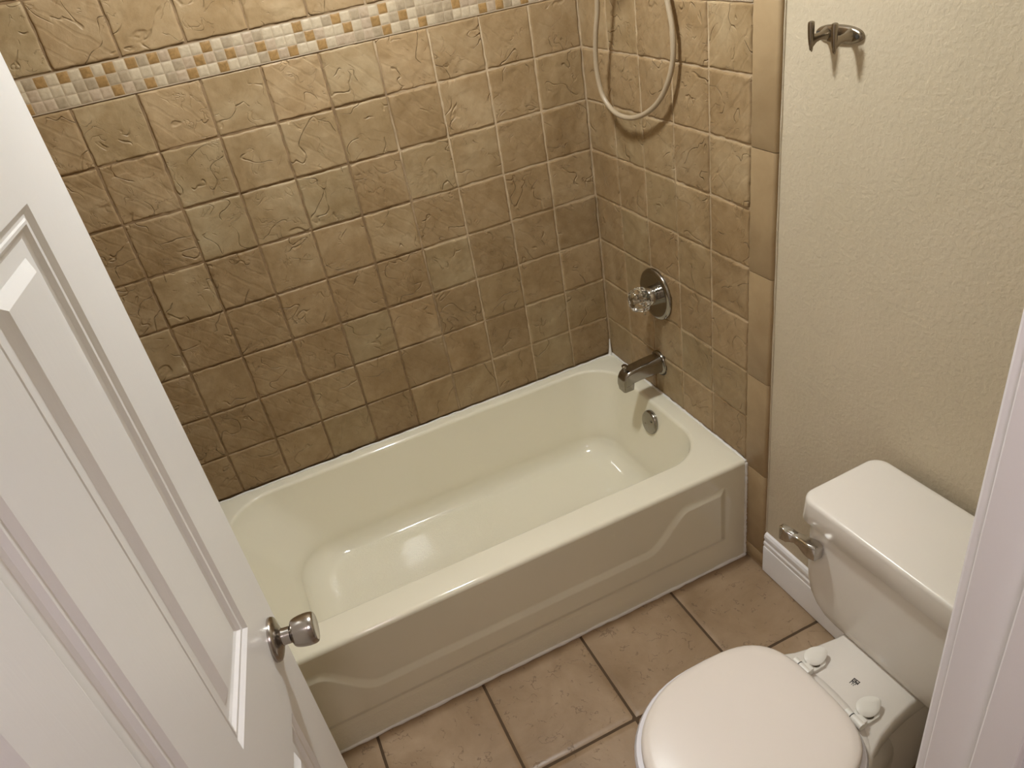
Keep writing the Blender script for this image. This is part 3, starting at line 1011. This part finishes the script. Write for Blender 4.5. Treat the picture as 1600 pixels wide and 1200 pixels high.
MB().loft(ll).build('tank_lid', M_CHINA, TO, angle=50)
# flush lever
FL = empty('flush_lever', (.2225, -.172, .598))
FL.parent = TO
FL['label'] = 'chrome flush lever'
def lev_loop(y, x, z, hx, hz, r):
    return [(x + a, y, z + c) for a, c, _ in rrect(-hx, hx, -hz, hz, r, 0, 4)]
lv = [lev_loop(.015, .012, -.002, .007, .0150, .003), lev_loop(.013, .014, -.002, .012, .0190, .005), lev_loop(.000, .016, -.001, .0145, .0200, .005), lev_loop(-.012, .018, .000, .0140, .0175, .005),
      lev_loop(-.028, .020, .003, .0115, .0125, .004), lev_loop(-.040, .023, .0045, .0095, .0105, .003), lev_loop(-.047, .027, .0050, .0100, .0120, .003), lev_loop(-.056, .031, .0050, .0100, .0165, .003),
      lev_loop(-.072, .0345, .0050, .0075, .0190, .002), lev_loop(-.075, .0350, .0050, .0060, .0180, .002)]
MB().loft(lv).build('lever_arm', M_CHROME, FL, angle=35)
MB().lathe([(.0, -.002), (.0125, -.002), (.0125, .006), (.0, .006)], (0, 0, 0), (1, 0, 0), 24).build('lever_boss', M_CHROME, FL)
# seat ring and lid
sr = [egg(.365, .780, .184, .392, 3.2, 2.05, mid=.565), egg(.362, .784, .187, .398, 3.2, 2.05, mid=.565), egg(.362, .784, .187, .410, 3.2, 2.05, mid=.565), egg(.366, .779, .183, .4175, 3.2, 2.05, mid=.565)]
si = [egg(.46, .70, .112, .4175, 2.2, 2.05), egg(.46, .70, .112, .392, 2.2, 2.05)]
s_ = MB().loft(sr + si, False, False)
s_.loft([si[1], sr[0]], False, False)
SEAT = s_.build('seat', M_SEATRING, TO, angle=50)
SEAT['label'] = 'pale grey seat ring under the lid'
ld = [egg(.374, .766, .167, .4180, 3.3, 2.05, mid=.565), egg(.370, .770, .1705, .4215, 3.3, 2.05, mid=.565), egg(.370, .770, .1705, .434, 3.3, 2.05, mid=.565), egg(.372, .768, .169, .4395, 3.3, 2.05, mid=.565),
      egg(.377, .762, .164, .4435, 3.3, 2.05, mid=.565), egg(.388, .750, .153, .4462, 3.2, 2.05, mid=.565), egg(.43, .70, .11, .4482, 2.8, 2.05, mid=.565), egg(.51, .62, .04, .4490, 2.2, 2.05, mid=.565)]
MB().loft(ld).build('seat_lid', M_SEAT, TO, angle=50)
# hinges: flip-open caps over the bolts, barrel to the seat
def hinge_part(y, wide):
    h = empty('seat_hinge', (.318, y, .388))
    h.parent = TO
    MB().loft([rrect(-.022, .024, -.017, .017, .012, .0, 6), rrect(-.022, .024, -.017, .017, .012, .0075, 6), rrect(-.020, .022, -.015, .015, .011, .0090, 6)]).build('hinge_base', M_HINGE, h)
    MB().lathe([(.0, .0088), (.009, .0088), (.009, .0094), (.0, .0094)], (.002, .006, 0), (0, 0, 1), 18).build('bolt_hole', M_DARKCHROME, h)
    # leaf-shaped cap, hinged up at the far side
    def leaf(z, g):
        o = []
        for i in range(32):
            t = 2 * math.pi * i / 32
            c, s = math.cos(t), math.sin(t)
            L = .031 if c < 0 else .026
            o.append((L * c * (1 - g) - .002, (.0190 - .005 * max(0, -c) ** 2) * s * (1 - g) - .003, z + .0035 * c * c))
        return o
    cp = MB().loft([leaf(.0, .06), leaf(.0012, .0), leaf(.0035, .0), leaf(.0050, .10), leaf(.0054, .5)])
    co = cp.build('hinge_cap', M_HINGE, h, matrix=Matrix.Translation((-.003, -.003, .0135)) @ Matrix.Rotation(math.radians(-14), 4, 'X'))
    MB().tube([(.036, -.020 - wide, .017), (.036, .021, .017)], .0085, 18).build('hinge_barrel', M_HINGE, h)
    MB().tube([(.036, -.0065, .017), (.036, -.0045, .017)], .0088, 18).build('hinge_gap_shade', M_RUBBER, h)  # dark ring painted as the shade in the barrel gap
    MB().box((.018, -.003, .002), (.038, .018, .020), bev=.003).build('hinge_arm', M_HINGE, h)
hinge_part(-.070, .0)
hinge_part(.070, .0)
# small printed approval stamp on the deck
stp = MB()
def stroke(a, b, w=.0011):
    a, b = Vector((*a, 0)), Vector((*b, 0))
    d = (b - a).normalized()
    n_ = Vector((-d.y, d.x, 0)) * w / 2
    z = Vector((0, 0, .0004))
    q = [a + n_ - d * w / 2, b + n_ + d * w / 2, b - n_ + d * w / 2, a - n_ - d * w / 2]
    stp.loft([[tuple(p) for p in q], [tuple(p + z) for p in q]])
for a, b, w in (((-.007, -.005), (-.007, .005), .0014), ((-.007, .005), (-.001, .005), .0012), ((-.007, -.005), (-.001, -.005), .0012), ((-.001, -.005), (-.001, .005), .0014),
                ((-.0045, -.003), (-.0030, .003), .0014), ((-.007, 0), (-.001, 0), .0011), ((.001, -.005), (.001, -.001), .0011), ((.001, -.005), (.006, -.005), .0010),
                ((.003, -.002), (.003, .001), .0010), ((.001, .003), (.003, .003), .0010), ((.005, -.001), (.0065, -.001), .0009), ((.005, .002), (.0065, .002), .0009)):
    stroke((a[0] * 1.2, a[1] * 1.2), (b[0] * 1.2, b[1] * 1.2), w * 1.45)
ST = stp.build('printed_stamp', M_BLACK, TO, smooth=False, matrix=Matrix.Translation((.283, .005, .3879)) @ Matrix.Rotation(math.radians(8), 4, 'Z'))
ST['label'] = 'small black printed approval stamp'

# ------------------------------------------------------------------ lamps (above the picture): flush bowls on the ceiling
def ceiling_lamp(name, at, glow, label, r=.15):
    L = empty(name, at)
    tag(L, label, 'ceiling light')
    MB().lathe([(.0, .0), (r + .012, .0), (r + .012, .018), (r, .024), (.0, .024)], (0, 0, .02), (0, 0, -1), 48).build('lamp_base', M_NICKEL, L)
    MB().lathe([(r, .022), (r * .98, .035), (r * .86, .06), (r * .62, .08), (r * .3, .09), (.004, .092)], (0, 0, .02), (0, 0, -1), 48).build('lamp_bowl', m_glow(name + '_glow', *glow), L)
ceiling_lamp('ceiling_light', BATH_LIGHT_AT, BATH_LIGHT, 'flush glass ceiling light over the edge of the bathtub', .075)
ceiling_lamp('hall_ceiling_light', HALL_LIGHT_AT, HALL_LIGHT, 'flush glass ceiling light in the hall outside the door', .13)
